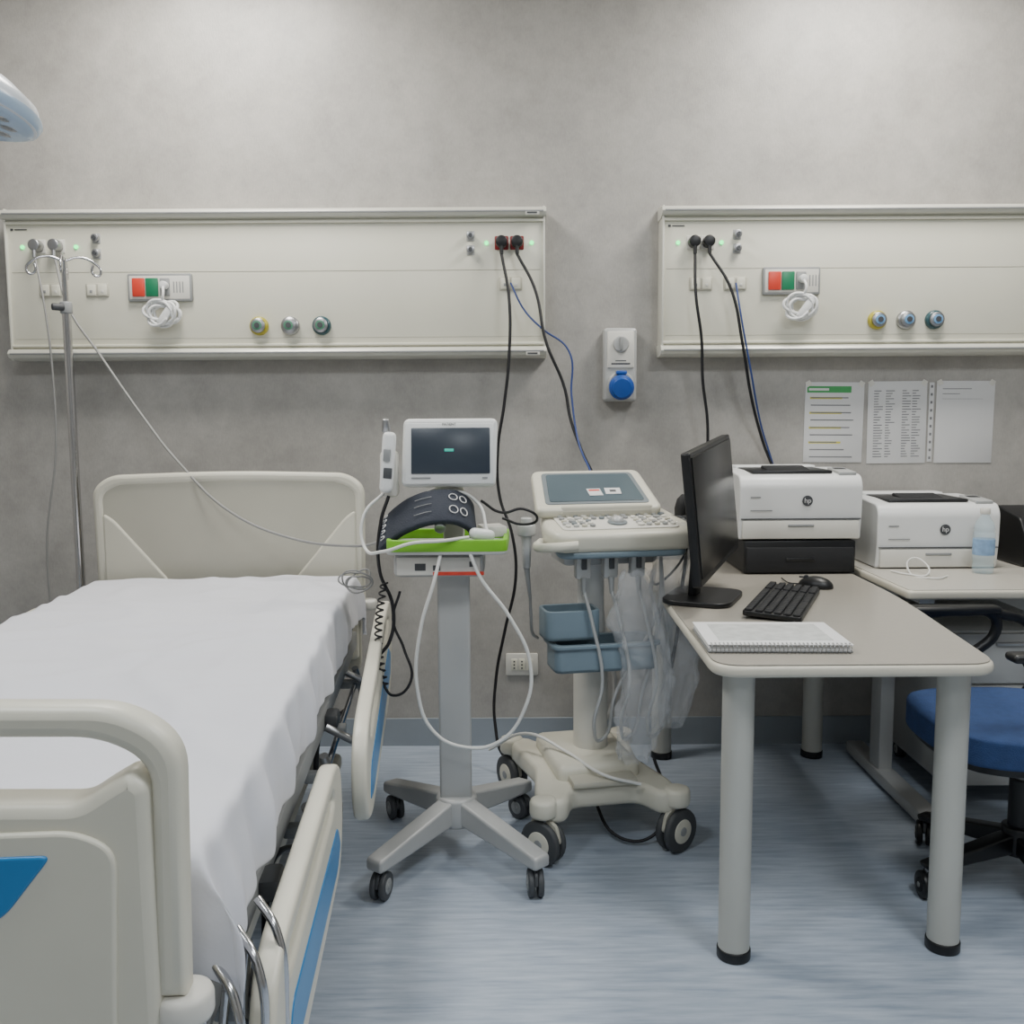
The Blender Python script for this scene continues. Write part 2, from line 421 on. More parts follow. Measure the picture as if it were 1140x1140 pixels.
# ---------------------------------------------------------------- hospital bed
bed=grp('hospital_bed',(-.815,1.067,0),4.0)
def board(tag,ly,foot,ox):
    W=.468 if foot else .453
    top=1.112 if not foot else 1.003
    outer=rnd([(-W+.012,.66),(-W+.006,.66),(-W,top-.055),(-W+.06,top-.012),(0,top),(W-.06,top-.012),(W,top-.055),(W-.006,.66),(W-.04,.66),
               (W-.034,top-.075),(W-.085,top-.046),(0,top-.035),(-W+.085,top-.046),(-W+.034,top-.075),(-W+.04,.66)],
              [0,0,.07,.05,.3,.05,.07,0,0,.05,.05,.3,.05,.05,0])
    plate(bed,tag+'_handle_frame',[outer],.046 if foot else .034,'cream',loc=(ox,ly,0),rot=XZ,bev=.013)
    if foot:
        pan=rnd([(-.44,.40),(.44,.40),(.435,.905),(.415,.922),(.385,.905),(.36,.888),(0,.9),(-.36,.888),(-.385,.905),(-.415,.922),(-.435,.905)],
                [.05,.05,.01,.01,.02,.03,.2,.03,.02,.01,.01])
        plate(bed,tag+'_panel',[pan],.06,'cream',loc=(ox,ly,0),rot=XZ,bev=.014)
        emb=rnd([(-.385,.50),(.385,.50),(.40,.84),(.36,.862),(-.36,.862),(-.40,.84)],.03)
        plate(bed,tag+'_raised_face',[emb],.010,'cream',loc=(ox,ly-.031,0),rot=XZ,bev=.004)
        ins=rnd([(-.24,.755),(.24,.755),(.28,.768),(.335,.838),(-.335,.838),(-.28,.768)],[.02,.02,.03,.012,.012,.03])
        plate(bed,tag+'_blue_insert',[ins],.008,'blue',loc=(ox,ly-.035,0),rot=XZ,bev=.003)
    else:
        pan=rnd([(-.43,.40),(.43,.40),(.432,1.055),(.39,1.08),(-.39,1.08),(-.432,1.055)],.05)
        plate(bed,tag+'_panel',[pan],.02,'creamd',loc=(ox,ly,0),rot=XZ,bev=.006)
        for sg in (-1,1):
            tri=rnd([(sg*.422,.45),(sg*.422,.975),(sg*.385,.95),(sg*.21,.74),(sg*.2,.45)],.02)
            plate(bed,tag+'_side_web',[tri],.034,'cream',loc=(ox,ly,0),rot=XZ,bev=.008)
        plate(bed,tag+'_blue_insert',[rnd(rect(-.16,.6,.16,.7),.03)],.03,'blue',loc=(ox,ly,0),rot=XZ,bev=.003)
    for sg in (-1,1):
        cyl(bed,tag+'_bumper',(ox+sg*.455,ly-.0,.625),(ox+sg*.455,ly,.66),.032,'offw',bev=.008)
        cyl(bed,tag+'_post',(sg*.38,ly+(.05 if foot else -.05),.40),(sg*.38,ly+(.05 if foot else -.05),.60),.014,'steel')
board('footboard',-.10,True,-.017)
board('headboard',2.13,False,.008)
for sg in (-1,1):
    box(bed,'side_beam',(sg*.41,1.02,.53),(.03,2.16,.05),'grey',.004)
    box(bed,'chassis_beam',(sg*.28,1.02,.21),(.06,1.8,.07),'creamd',.012)
    cyl(bed,'side_bar',(sg*.45,.1,.47),(sg*.45,.75,.47),.008,'chrome')
    cyl(bed,'side_bar',(sg*.45,1.05,.47),(sg*.45,1.8,.47),.008,'chrome')
    for yy in (.25,1.75):
        caster(bed,'castor',sg*.37,yy,.075,yaw=8*sg,w=.026,tyre='matte',hub='grey',top=.24)
        box(bed,'castor_arm',(sg*.33,yy,.215),(.14,.08,.05),'creamd',.015)
    for yy in (.15,.72,1.0,1.75):
        box(bed,'rail_bracket',(sg*.445,yy,.47),(.08,.03,.025),'grey',.005)
        cyl(bed,'rail_arm',(sg*.45,yy,.52),(sg*.472,yy+.06,.40),.010,'steel')
    for yy in (.40,1.25):
        box(bed,'rail_mechanism',(sg*.44,yy,.525),(.035,.07,.04),'dgrey',.01)
        cyl(bed,'rail_pivot',(sg*.44,yy,.50),(sg*.475,yy,.50),.012,'lgrey',bev=.003)
for yy in (-.0,.5,1.03,1.5,2.06):
    box(bed,'cross_beam',(0,yy,.53),(.82,.04,.045),'grey',.004)
for k in range(4):
    box(bed,'platform_panel',(0,[.26,.79,1.27,1.8][k],.585),(.84,[.5,.5,.42,.5][k],.025),'dgrey',.006)
for yy in (.45,1.55):
    box(bed,'lift_column',(0,yy,.37),(.16,.14,.3),'dgrey',.01)
    box(bed,'lift_base',(0,yy,.22),(.6,.16,.06),'grey',.01)
cyl(bed,'actuator',(.1,.55,.42),(.1,1.4,.33),.03,'matte')
tube(bed,'under_cable',[(.38,.1,.5),(.43,.3,.4),(.40,.6,.46),(.43,.9,.38),(.40,1.3,.47),(.42,1.7,.4)],.007,'bcable')
for k in range(3):
    x=.475+.012*k; yo=.075*k
    tube(bed,'corner_loop',[(x-.03,-.0+yo,.63),(x,-.03+yo,.60),(x+.01,-.04+yo,.50),(x+.0,-.04+yo,.43),(x-.03,-.035+yo,.41),(x-.045,-.03+yo,.46),(x-.04,-.02+yo,.58)],.006,'chrome')
box(bed,'mattress',(0,1.03,.665),(.84,2.02,.145),'white',.04,seg=4)
def sheet():
    hw=.434; L=2.06; d=.15; st=.0165
    nx=int((2*(hw+d))/st); ny=int((L+2*d)/st)
    bm=bmesh.new(); G=[]
    N=noise.noise
    def ridge(v,w=.09): return max(0,w-abs(v))/w
    for j in range(ny+1):
        row=[]; t=-d+(L+2*d)*j/ny
        for i in range(nx+1):
            s=-(hw+d)+2*(hw+d)*i/nx
            dx=max(0,abs(s)-hw); dy=max(0,-t,t-L)
            hang=dx+dy
            n1=N(Vector((s*3,t*2.2,1.3))); n2=N(Vector((s*9,t*8,4.1)))
            x=max(-hw,min(hw,s)); y=max(0,min(L,t)); z=.758
            top=.006*n1+.004*n2+.012*ridge(N(Vector((s*1.6+t*1.0,t*1.4-s*.8,9))))+.011*ridge(N(Vector((s*1.1,t*3.1+s,5))))+.009*ridge(N(Vector((s*4,t*1.1,15))))+.007*ridge(N(Vector((s*1.3,t*6,25))),.12)
            if hang<=0: z+=top
            else:
                sgx=1 if s>0 else -1
                foot=max(0,1-max(t,0)/.45)
                f=min(hang,.21)
                z-=f-(top*.6)
                w1=N(Vector((t*10,s*.1,2))); w2=N(Vector((t*24,z*5,5)))
                kk=min(1,hang/.08)
                flare=kk*(.010+.022*foot*min(1,hang/d)+.028*w1+.016*w2)
                if dx>0: x+=sgx*(flare+(0.012*kk if dy>0 else 0))
                fl2=kk*(.010+.018*N(Vector((s*9,t*.1,7))))
                if dy>0: y+=(-1 if t<0 else 1)*(fl2*.6+(.006 if dx>0 else 0))
                if dx>0 and dy==0: z+= min(1,dx/d)*(.035*N(Vector((t*3.1,0,3)))-.02*foot)
            row.append(bm.verts.new((x,y,z)))
        G.append(row)
    for j in range(ny):
        for i in range(nx):
            bm.faces.new((G[j][i],G[j][i+1],G[j+1][i+1],G[j+1][i]))
    for _ in range(2):
        bmesh.ops.smooth_vert(bm,verts=bm.verts,factor=.5,use_axis_x=True,use_axis_y=True,use_axis_z=True)
    me=bpy.data.meshes.new('sheet'); bm.to_mesh(me); bm.free()
    o=add(bed,'sheet',me,'sheet')
    md=o.modifiers.new('t','SOLIDIFY'); md.thickness=.003; md.offset=-1
    md=o.modifiers.new('s','SUBSURF'); md.levels=1; md.render_levels=1
sheet()
for sg in (-1,1):
    x=sg*.493
    near=rnd([(.02,.50),(.07,.575),(.14,.59),(.74,.60),(.815,.565),(.825,.44),(.76,.36),(.16,.33),(.05,.36)],[.04,.05,.04,.05,.05,.05,.06,.06,.06])
    slot=rnd([(.13,.53),(.15,.555),(.68,.565),(.70,.54),(.66,.525),(.16,.515)],.012)[::-1]
    plate(bed,'side_rail_foot',[near,slot],.036,'cream',loc=(x,0,0),rot=YZ,bev=.009)
    plate(bed,'side_rail_foot_blue',[rnd([(.10,.40),(.16,.47),(.72,.475),(.76,.42),(.70,.39),(.16,.38)],.02)],.040,'blue',loc=(x,0,0),rot=YZ,bev=.003)
    x=sg*.535
    far=rnd([(.93,.46),(.96,.56),(1.05,.60),(1.72,.70),(1.90,.705),(1.97,.65),(1.95,.50),(1.84,.42),(1.08,.34),(.97,.37)],[.04,.05,.05,.08,.05,.05,.06,.06,.06,.05])
    slot=rnd([(1.06,.545),(1.10,.572),(1.78,.672),(1.85,.65),(1.80,.628),(1.10,.53)],.012)[::-1]
    plate(bed,'side_rail_head',[far,slot],.036,'cream',loc=(x,0,0),rot=YZ,bev=.009)
    plate(bed,'side_rail_head_blue',[rnd([(1.02,.40),(1.06,.475),(1.76,.58),(1.86,.54),(1.82,.48),(1.10,.39)],.02)],.040,'blue',loc=(x,0,0),rot=YZ,bev=.003)
    for yy in (1.2,1.7):
        cyl(bed,'rail_link',(sg*.43,yy,.52),(sg*.52,yy,.47),.010,'steel')

# ---------------------------------------------------------------- IV stand
g=grp('iv_drip_stand',(-1.515,3.27,0))
cyl(g,'pole_lower',(0,0,.1),(0,0,1.66),.0145,'chrome')
cyl(g,'pole_upper',(0,0,1.6),(0,0,1.83),.009,'chrome')
cyl(g,'clamp',(0,0,1.645),(0,0,1.685),.02,'grey',bev=.004)
cyl(g,'clamp_knob',(0,-.015,1.665),(-.03,-.04,1.665),.012,'dgrey',bev=.003)
for k in range(4):
    a=R(20+90*k); c,s=math.cos(a),math.sin(a)
    tube(g,f'hook_{k}',[(0,0,1.82),(c*.05,s*.05,1.835),(c*.1,s*.1,1.815),(c*.115,s*.115,1.79),(c*.105,s*.105,1.775),(c*.088,s*.088,1.785),(c*.09,s*.09,1.81)],.0045,'chrome')
for k in range(5):
    a=R(18+72*k); c,s=math.cos(a),math.sin(a)
    tube(g,f'foot_{k}',[(0,0,.13),(c*.12,s*.12,.115),(c*.26,s*.26,.07)],.012,'steel')
    caster(g,f'castor_{k}',c*.26,s*.26,.028,yaw=30*k,w=.014,top=.075)
cyl(g,'hub',(0,0,.09),(0,0,.17),.028,'steel',bev=.005)

# ---------------------------------------------------------------- vital signs monitor on stand
g=grp('vital_signs_monitor_stand',(-.168,2.67,0))
ends=[(-.19,-.25),(.225,-.24),(-.215,.26),(.19,.26)]
for k,(ex,ey) in enumerate(ends):
    d=Vector((ex,ey,0)); L=d.length; a=math.degrees(math.atan2(ey,ex))
    pr=rnd([(0,.115),(L,.085),(L+.03,.085),(L+.03,.12),(0.04,.185),(0,.185)],.012)
    plate(g,f'base_leg_{k}',[pr],.055,'lgrey',rot=(90,0,a),bev=.008)
    caster(g,f'castor_{k}',ex,ey,.038,yaw=20*k-15,w=.019,tyre='dgrey',hub='grey',top=.1)
cyl(g,'base_hub',(0,0,.10),(0,0,.19),.06,'lgrey',bev=.012)
plate(g,'column',[rnd([(-.048,-.03),(.048,-.03),(.04,.03),(-.04,.03)],.012)],.74,'lgrey',loc=(0,0,.53),bev=.001)
box(g,'column_cap',(0,0,.905),(.12,.09,.05),'lgrey',.01)
box(g,'device_body',(-.035,-.02,.882),(.25,.17,.065),'lgrey',.014)
box(g,'device_front',(-.035,-.107,.882),(.23,.006,.05),'offw',.003)
box(g,'device_red_label',(.02,-.111,.862),(.14,.004,.010),'red',.001)
quads(g,'device_ports',[(-.10,.87,-.07,.89),(-.05,.87,-.03,.885),(.05,.88,.065,.895)],-.1105,'dgrey')
tr=rnd([(-.185,-.15),(.145,-.15),(.15,.12),(-.19,.12)],.035)
plate(g,'tray_floor',[tr],.012,'lgrey',loc=(.01,0,.925),bev=.003)
inn=rnd([(-.172,-.137),(.132,-.137),(.137,.107),(-.177,.107)],.028)
plate(g,'tray_rim',[tr,inn[::-1]],.035,'lime',loc=(.01,0,.942),bev=.003)
box(g,'monitor_neck',(.0,.04,1.02),(.06,.04,.18),'offw',.01)
ms=rnd([(-.137,-.097),(.13,-.097),(.137,.097),(-.13,.097)],.02)
plate(g,'monitor_shell',[ms],.05,'white',loc=(-.008,.02,1.187),rot=(82,0,0),bev=.012)
box(g,'monitor_face',(-.008,-.006,1.187),(.25,.006,.172),'white',.006,rot=(-8,0,0))
box(g,'monitor_screen',(-.004,-.010,1.195),(.222,.005,.130),'screen',.003,rot=(-8,0,0))
box(g,'monitor_screen_glow',(-.008,-.0135,1.197),(.026,.001,.008),mat('screen_teal',(40,170,150),.4,emit=.6),.0003,rot=(-8,0,0))
text(g,'monitor_wordmark','PATIENT',.010,'dgrey',(-.008,-.0005,1.269),(82,0,0))
quads(g,'monitor_small_text',[(-.115,1.117,-.06,1.121),(.085,1.117,.1,1.121)],-.0225,'grey')
box(g,'thermometer_holder',(-.178,0,1.13),(.05,.05,.13),'offw',.012)
box(g,'thermometer_body',(-.178,-.035,1.165),(.038,.03,.17),'white',.014,rot=(-6,4,0),seg=3)
box(g,'thermometer_display',(-.177,-.052,1.135),(.024,.006,.03),'dgrey',.002,rot=(-6,4,0))
box(g,'thermometer_buttons',(-.178,-.052,1.185),(.02,.005,.035),'grey',.003,rot=(-6,4,0))
cyl(g,'thermometer_tip',(-.184,-.01,1.25),(-.184,-.02,1.285),.013,'steel',r2=.009,bev=.002)
# blood pressure cuff: padded band arched over the tray, loose end to the left
def sleeve():
    bm=bmesh.new(); V=[]; Mr=8
    pth=[(-.175,-.012),(-.150,.012),(-.118,.036),(-.08,.056),(-.035,.068),(.01,.069),(.05,.058),(.08,.036),(.098,.008),(.105,-.02)]
    from mathutils import geometry
    P=[]
    for i in range(len(pth)-1):
        for u in (0,.33,.66):
            p0=pth[max(i-1,0)];p1=pth[i];p2=pth[i+1];p3=pth[min(i+2,len(pth)-1)]
            c=[]
            for q in (0,1):
                c.append(.5*((2*p1[q])+(-p0[q]+p2[q])*u+(2*p0[q]-5*p1[q]+4*p2[q]-p3[q])*u*u+(-p0[q]+3*p1[q]-3*p2[q]+p3[q])*u**3))
            P.append(tuple(c))
    P.append(pth[-1]); N=len(P)-1
    for j in range(Mr+1):
        v=j/Mr; row=[]
        for i in range(N+1):
            x,z=P[i]
            puff=.007*math.sin(math.pi*v)+.003*noise.noise(Vector((i*.3,j*.5,3)))
            row.append(bm.verts.new((x*(1-.06*v),-.065+.13*v+.03*(i/N),z+puff)))
        V.append(row)
    for j in range(Mr):
        for i in range(N): bm.faces.new((V[j][i],V[j][i+1],V[j+1][i+1],V[j+1][i]))
    me=bpy.data.meshes.new('c'); bm.to_mesh(me); bm.free()
    LOC=(-.035,-.05,.985)
    o=add(g,'blood_pressure_cuff',me,'navy',loc=LOC,rot=(38,-5,0))
    s=o.modifiers.new('s','SOLIDIFY'); s.thickness=.02; s.offset=-1
    s=o.modifiers.new('b','BEVEL'); s.width=.006; s.segments=3
    Q=Matrix.Translation(LOC)@Euler((R(38),R(-5),0)).to_matrix().to_4x4()
    def onband(f,v,up=.0035):
        i=f*N; a=int(min(N-1,max(0,math.floor(i)))); u=i-a
        x=P[a][0]*(1-u)+P[a+1][0]*u; z=P[a][1]*(1-u)+P[a+1][1]*u
        tx=P[a+1][0]-P[a][0]; tz=P[a+1][1]-P[a][1]; l=math.hypot(tx,tz)
        h=up+.007*math.sin(math.pi*v)
        return Q@Vector((x*(1-.06*v)-tz/l*up,-.065+.13*v+.03*f,z+h+tx/l*.0))
    for k,(ac,vc) in enumerate(((.66,.3),(.66,.68),(.75,.3),(.75,.68))):
        tube(g,f'cuff_mark_{k}',[tuple(onband(ac+.033*math.cos(t*math.pi/4),vc+.10*math.sin(t*math.pi/4))) for t in range(8)],.0014,'paper',cyc=True)
    for k in range(3):
        tube(g,f'cuff_print_{k}',[tuple(onband(.38+.03*u,.25+.22*k)) for u in range(5)],.0010,'grey')
    for k in range(5):
        tube(g,f'cuff_letter_{k}',[tuple(onband(.07+.003*k,.15+.16*k)),tuple(onband(.11,.17+.16*k)),tuple(onband(.07,.24+.16*k))],.0014,'paper')
sleeve()
cyl(g,'bulb_port',(-.03,-.10,.985),(-.03,-.06,1.0),.016,'steel',bev=.003)
box(g,'finger_sensor',(.085,-.10,.968),(.07,.04,.032),'white',.014,rot=(0,10,25),seg=3)
box(g,'gauze_pack',(.11,.02,.965),(.07,.08,.03),'offw',.004,rot=(0,0,15))
tube(g,'white_hose',[(-.02,-.12,.95),(-.04,-.17,.86),(-.08,-.19,.72),(-.09,-.18,.55),(-.05,-.18,.44),(.03,-.18,.395),(.13,-.18,.41),(.20,-.17,.50),(.215,-.16,.62),(.16,-.16,.75),(.08,-.15,.86),(.05,-.14,.93),(.03,-.09,.955)],.005,'wcable')
tube(g,'white_hose_2',[(.1,-.08,.97),(.07,-.02,1.05),(-.02,.02,1.085),(-.08,.04,1.07),(-.12,.03,1.0)],.0045,'wcable')
tube(g,'white_hose_3',[(-.19,-.02,1.08),(-.245,-.05,1.02),(-.24,-.08,.93),(-.18,-.15,.93),(-.1,-.17,.955),(-.02,-.165,.96),(.05,-.13,.965)],.0045,'wcable')
tube(g,'black_lead',[(-.178,-.03,1.07),(-.2,-.04,1.0),(-.205,-.05,.86),(-.17,-.05,.76),(-.18,-.06,.66),(-.21,-.06,.62)],.005,'bcable')
cp=[]
for i in range(90):
    t=i/89; a=i*1.1
    cx=-.19-.02*math.sin(t*3); cz=.83-.30*t
    cp.append((cx+.009*math.cos(a),-.07+.009*math.sin(a),cz))
tube(g,'black_coiled_lead',cp,.0028,'bcable',res=3)
tube(g,'black_lead_loop',[(-.2,-.07,.54),(-.17,-.08,.51),(-.12,-.08,.55),(-.14,-.06,.64),(-.17,-.05,.72),(-.15,-.04,.8)],.004,'bcable')
tube(g,'black_side_cable',[(.08,.02,1.05),(.14,-.02,1.02),(.2,-.02,1.03),(.24,.0,1.0),(.2,.03,.98),(.14,.02,1.0)],.004,'bcable')
coil(g,'hanging_lead_bundle',(-.27,-.04,.83),.035,4,'gcable',.0025,ez=.9)

# ---------------------------------------------------------------- ultrasound cart
g=grp('ultrasound_cart',(.235,2.92,0),11)
base=rnd([(-.2,-.29),(-.14,-.29),(-.10,-.2),(.10,-.2),(.14,-.29),(.2,-.29),(.215,-.2),(.17,.0),(.2,.2),(.205,.27),(.14,.27),(.1,.2),(-.1,.2),(-.14,.27),(-.205,.27),(-.2,.2),(-.17,.0),(-.215,-.2)],.03)
plate(g,'base_chassis',[base],.07,'cream',loc=(0,0,.155),bev=.018)
box(g,'base_cover',(0,.02,.20),(.26,.34,.07),'cream',.025,seg=3)
box(g,'foot_step',(0,-.17,.198),(.20,.09,.02),'creamd',.006)
for k,(ex,ey) in enumerate([(-.205,-.27),(.20,-.27),(-.195,.26),(.195,.26)]):
    caster(g,f'castor_{k}',ex,ey,.066,yaw=[42,-62,20,10][k],w=.024,tyre='tyre',hub='cream',top=.15)
    cyl(g,f'castor_cap_{k}',(ex,ey,.14),(ex,ey,.195),.04,'cream',bev=.012)
cyl(g,'column_lower',(.02,.03,.22),(.02,.03,.56),.055,'offw',bev=.006)
cyl(g,'column_upper',(.02,.03,.5),(.02,.03,.88),.042,'white')
def tray_box(nm,cx,cy,cz,w,d,h,m):
    o=rnd(rect(-w/2,-d/2,w/2,d/2),.03); i=rnd(rect(-w/2+.01,-d/2+.01,w/2-.01,d/2-.01),.024)
    plate(g,nm+'_wall',[o,i[::-1]],h,m,loc=(cx,cy,cz),bev=.003)
    plate(g,nm+'_floor',[o],.012,m,loc=(cx,cy,cz-h/2+.006),bev=.003)
tray_box('basket_low',.02,-.09,.565,.32,.14,.08,'slate')
tray_box('basket_side',-.08,-.08,.665,.17,.12,.09,'slate')
plate(g,'basket_rim',[rnd(rect(-.17,-.08,.17,.08),.035),rnd(rect(-.15,-.06,.15,.06),.024)[::-1]],.012,'slate',loc=(.02,-.09,.605),bev=.003)
CX=.05
con=rnd([(-.2,-.19),(.22,-.19),(.25,-.12),(.22,.12),(-.18,.12),(-.22,-.1)],.04)
plate(g,'console_body',[con],.06,'cream',loc=(CX,-.02,.95),rot=(9,0,0),bev=.018)
plate(g,'console_trim',[rnd([(-.19,-.18),(.21,-.18),(.21,.1),(-.18,.1)],.04)],.022,'slate',loc=(CX,-.02,.912),rot=(9,0,0),bev=.009)
plate(g,'console_pad',[rnd([(-.17,-.155),(.19,-.155),(.19,.02),(-.17,.02)],.02)],.006,'offw',loc=(CX,-.02,.982),rot=(9,0,0),bev=.002)
cn=math.cos(R(9)); sn=math.sin(R(9))
def onc(x,y,h=0): return (x+CX,-.02+y*cn-h*sn,.985+y*sn+h*cn)
k=0
for yy in (-.13,-.105,-.08,-.05,-.02):
    for xx in [a*.025-.15 for a in range(14)]:
        if -.05<xx<.07 and yy<-.06: continue
        k+=1
        r=.0085 if (k*7)%5 else .011
        mm=['grey','offw','lgrey','creamd'][(k*5)%4] if (k%11) else 'bezel'
        cyl(g,f'key_{k}',onc(xx,yy),onc(xx,yy,.007),r,mm,seg=14,bev=.0015)
cyl(g,'trackball_ring',onc(.01,-.10),onc(.01,-.10,.006),.03,'bezel',bev=.002)
bm=bmesh.new(); bmesh.ops.create_uvsphere(bm,u_segments=24,v_segments=14,radius=.019); me=bpy.data.meshes.new('tb'); bm.to_mesh(me); bm.free()
add(g,'trackball',me,'lgrey',onc(.01,-.10,.004))
LC=Vector((.03,.06,1.045))
lid=rnd([(-.205,-.12),(.2,-.12),(.185,.12),(-.175,.12)],.03)
plate(g,'display_lid',[lid],.034,'cream',loc=LC,rot=(27,0,0),bev=.012)
off=Vector((0,-math.sin(R(27)),math.cos(R(27))))
plate(g,'display_bezel',[rnd([(-.17,-.09),(.165,-.09),(.152,.095),(-.148,.095)],.016)],.004,'bezel',loc=LC+off*.0175,rot=(27,0,0),bev=.001)
plate(g,'display_glass',[rnd([(-.155,-.078),(.15,-.078),(.138,.083),(-.135,.083)],.012)],.004,'glasspad',loc=LC+off*.0195,rot=(27,0,0),bev=.001)
al=Vector((0,math.cos(R(27)),math.sin(R(27))))
def onlid(x,y,h): return LC+off*h+al*y+Vector((x,0,0))
box(g,'sticker_red',onlid(.0,-.03,.0225),(.045,.04,.001),'paper',.0002,rot=(27,0,4))
box(g,'sticker_red_mark',onlid(.0,-.02,.0232),(.036,.008,.001),'red',.0002,rot=(27,0,4))
box(g,'sticker_white',onlid(.06,-.025,.0225),(.05,.035,.001),'paper',.0002,rot=(27,0,-5))
box(g,'sticker_mark',onlid(.06,-.025,.0232),(.02,.012,.001),'dgrey',.0002,rot=(27,0,-5))
box(g,'hinge',(CX,-.035,1.0),(.3,.03,.03),'creamd',.01)
box(g,'electronics_box',(CX,.0,.875),(.30,.18,.075),'lgrey',.015)
for k,xx in enumerate((-.05,.035,.12)):
    box(g,f'probe_connector_{k}',(xx,-.125,.855),(.046,.035,.10),'lgrey',.008,rot=(4,0,0))
    box(g,f'connector_lock_{k}',(xx,-.146,.865),(.016,.008,.06),'dgrey',.002)
    cyl(g,f'connector_strain_{k}',(xx,-.14,.81),(xx,-.145,.76),.01,'grey',r2=.006)
    tube(g,f'probe_cable_{k}',[(xx,-.145,.77),(xx+.02,-.16,.68),(xx+.05,-.17,.5),(xx+.03,-.15,.35),(xx+.06,-.12,.3),(xx+.10,-.14,.45),(.19+.01*k,-.12,.7),(.22,-.06,.86)],.0055,'lgrey')
cyl(g,'probe_holder_right',(.30,-.04,.93),(.30,-.04,.98),.03,'dgrey',bev=.005)
lathe(g,'black_probe_head',[(0.001,-.012),(.022,-.005),(.028,.02),(.026,.05),(.014,.068),(.001,.069)],'matte',loc=(.295,-.04,.975),rot=(0,12,0))
tube(g,'black_probe_cable',[(.30,-.04,.93),(.305,-.05,.85),(.29,-.06,.75),(.27,-.08,.62),(.25,-.08,.5)],.006,'bcable')
cyl(g,'probe_holder_left',(-.205,-.05,.93),(-.205,-.05,.965),.028,'lgrey',bev=.005)
cyl(g,'white_probe',(-.205,-.05,.985),(-.205,-.05,.83),.018,'lgrey',r2=.012,bev=.004)
cyl(g,'white_probe_tail',(-.205,-.05,.83),(-.195,-.05,.74),.009,'grey',r2=.005)
tube(g,'probe_tail_cable',[(-.195,-.05,.75),(-.19,-.04,.68),(-.18,-.02,.62),(-.16,.0,.6)],.005,'gcable')
tube(g,'console_handle',[(CX-.22,-.1,.915),(CX-.245,-.16,.91),(CX-.22,-.215,.915),(CX-.14,-.225,.92)],.014,'cream')
tube(g,'rear_cable',[(.05,.1,.85),(.1,.16,.6),(.12,.14,.3),(.02,.2,.2)],.008,'lgrey')
tube(g,'floor_cable',[(-.28,.22,.17),(-.18,.1,.26),(-.08,-.05,.245),(0,-.2,.22),(.1,-.24,.2)],.005,'wcable')
tube(g,'floor_power_cord',[(.0,-.05,.1),(.05,-.2,.02),(.15,-.22,.03),(.2,-.18,.12),(.19,-.1,.22)],.005,'bcable')
def bag(nm,cx,cy,z0,z1,rx,ry,sd):
    bm=bmesh.new(); rings=[]; n=70; S=56
    for j in range(n+1):
        t=j/n; z=z0+(z1-z0)*t
        w=.35+.65*math.sin(math.pi*min(1,(t*.85+.08)))**.6
        ring=[]
        for i in range(S):
            a=2*math.pi*i/S
            q=Vector((math.cos(a)*2,math.sin(a)*2,z*11+sd))
            q2=Vector((math.cos(a)*4,math.sin(a)*4,z*26+sd))
            f=w*(1+.42*noise.noise(q)+.30*abs(noise.noise(q2)))
            ring.append(bm.verts.new((cx+rx*f*math.cos(a)+.02*math.sin(z*12+sd),cy+ry*f*math.sin(a),z+.012*noise.noise(q2))))
        rings.append(ring)
    for a,b in zip(rings[:-1],rings[1:]):
        for i in range(S):
            bm.faces.new((a[i],a[(i+1)%S],b[(i+1)%S],b[i]))
    me=bpy.data.meshes.new(nm); bm.to_mesh(me); bm.free()
    add(g,nm,me,'bag')
bag('clear_dust_bag',.12,-.17,.25,.83,.072,.04,2.0)
bag('clear_dust_bag_side',.245,-.12,.33,.97,.055,.05,8.0)

# ---------------------------------------------------------------- desks
ZT=.74
def desk_leg(p,x,y,h,r=.037):
    cyl(p,'leg',(x,y,.02),(x,y,h),r,'leg',seg=40)
    cyl(p,'leg_foot',(x,y,0),(x,y,.026),r+.003,'black',bev=.003)
    cyl(p,'leg_collar',(x,y,h-.012),(x,y,h),r+.004,'leg',bev=.002)
g=grp('office_desk',(.78,2.8,0))
def sh(pts): return [(a-.78,b-2.8) for a,b in pts]
out=rnd(sh([(.445,2.04),(1.085,2.04),(1.175,2.8),(1.185,3.56),(.47,3.56),(.455,2.8)]),[.07,.07,.2,.01,.01,.3])
plate(g,'desktop',[out],.028,'edge',loc=(0,0,ZT-.016),bev=.011)
inn=rnd(sh([(.452,2.047),(1.078,2.047),(1.168,2.8),(1.178,3.553),(.477,3.553),(.462,2.8)]),[.065,.065,.2,.01,.01,.3])
plate(g,'desktop_laminate',[inn],.003,'top',loc=(0,0,ZT-.001),bev=.0005)
desk_leg(g,.525-.78,2.14-2.8,ZT-.03); desk_leg(g,1.04-.78,2.17-2.8,ZT-.03)
desk_leg(g,1.13-.78,3.46-2.8,ZT-.03); desk_leg(g,.56-.78,3.46-2.8,ZT-.03)
box(g,'under_rail',(0,.02,ZT-.05),(.06,1.2,.035),'leg',.005)
for yy in (-.62,.62): box(g,'cross_rail',(.0,yy,ZT-.045),(.5,.05,.03),'leg',.005)

g=grp('side_desk',(1.9,3.19,0))
out=rnd(rect(-.70,-.37,.75,.37),[.02,.05,.01,.01])
plate(g,'desktop',[out],.028,'edge',loc=(0,0,ZT+.001),bev=.009)
plate(g,'desktop_laminate',[rnd(rect(-.693,-.363,.743,.363),.02)],.003,'top2',loc=(0,0,ZT+.0155),bev=.0005)
for xx in (-.60,.68):
    box(g,'t_foot',(xx,-.03,.03),(.07,.66,.045),'lgrey',.012)
    box(g,'t_column',(xx,.04,.38),(.05,.09,.68),'lgrey',.008)
    box(g,'t_head',(xx,0,.71),(.05,.56,.03),'lgrey',.005)
box(g,'modesty_panel',(.04,.30,.55),(1.28,.018,.34),'lgrey',.003)

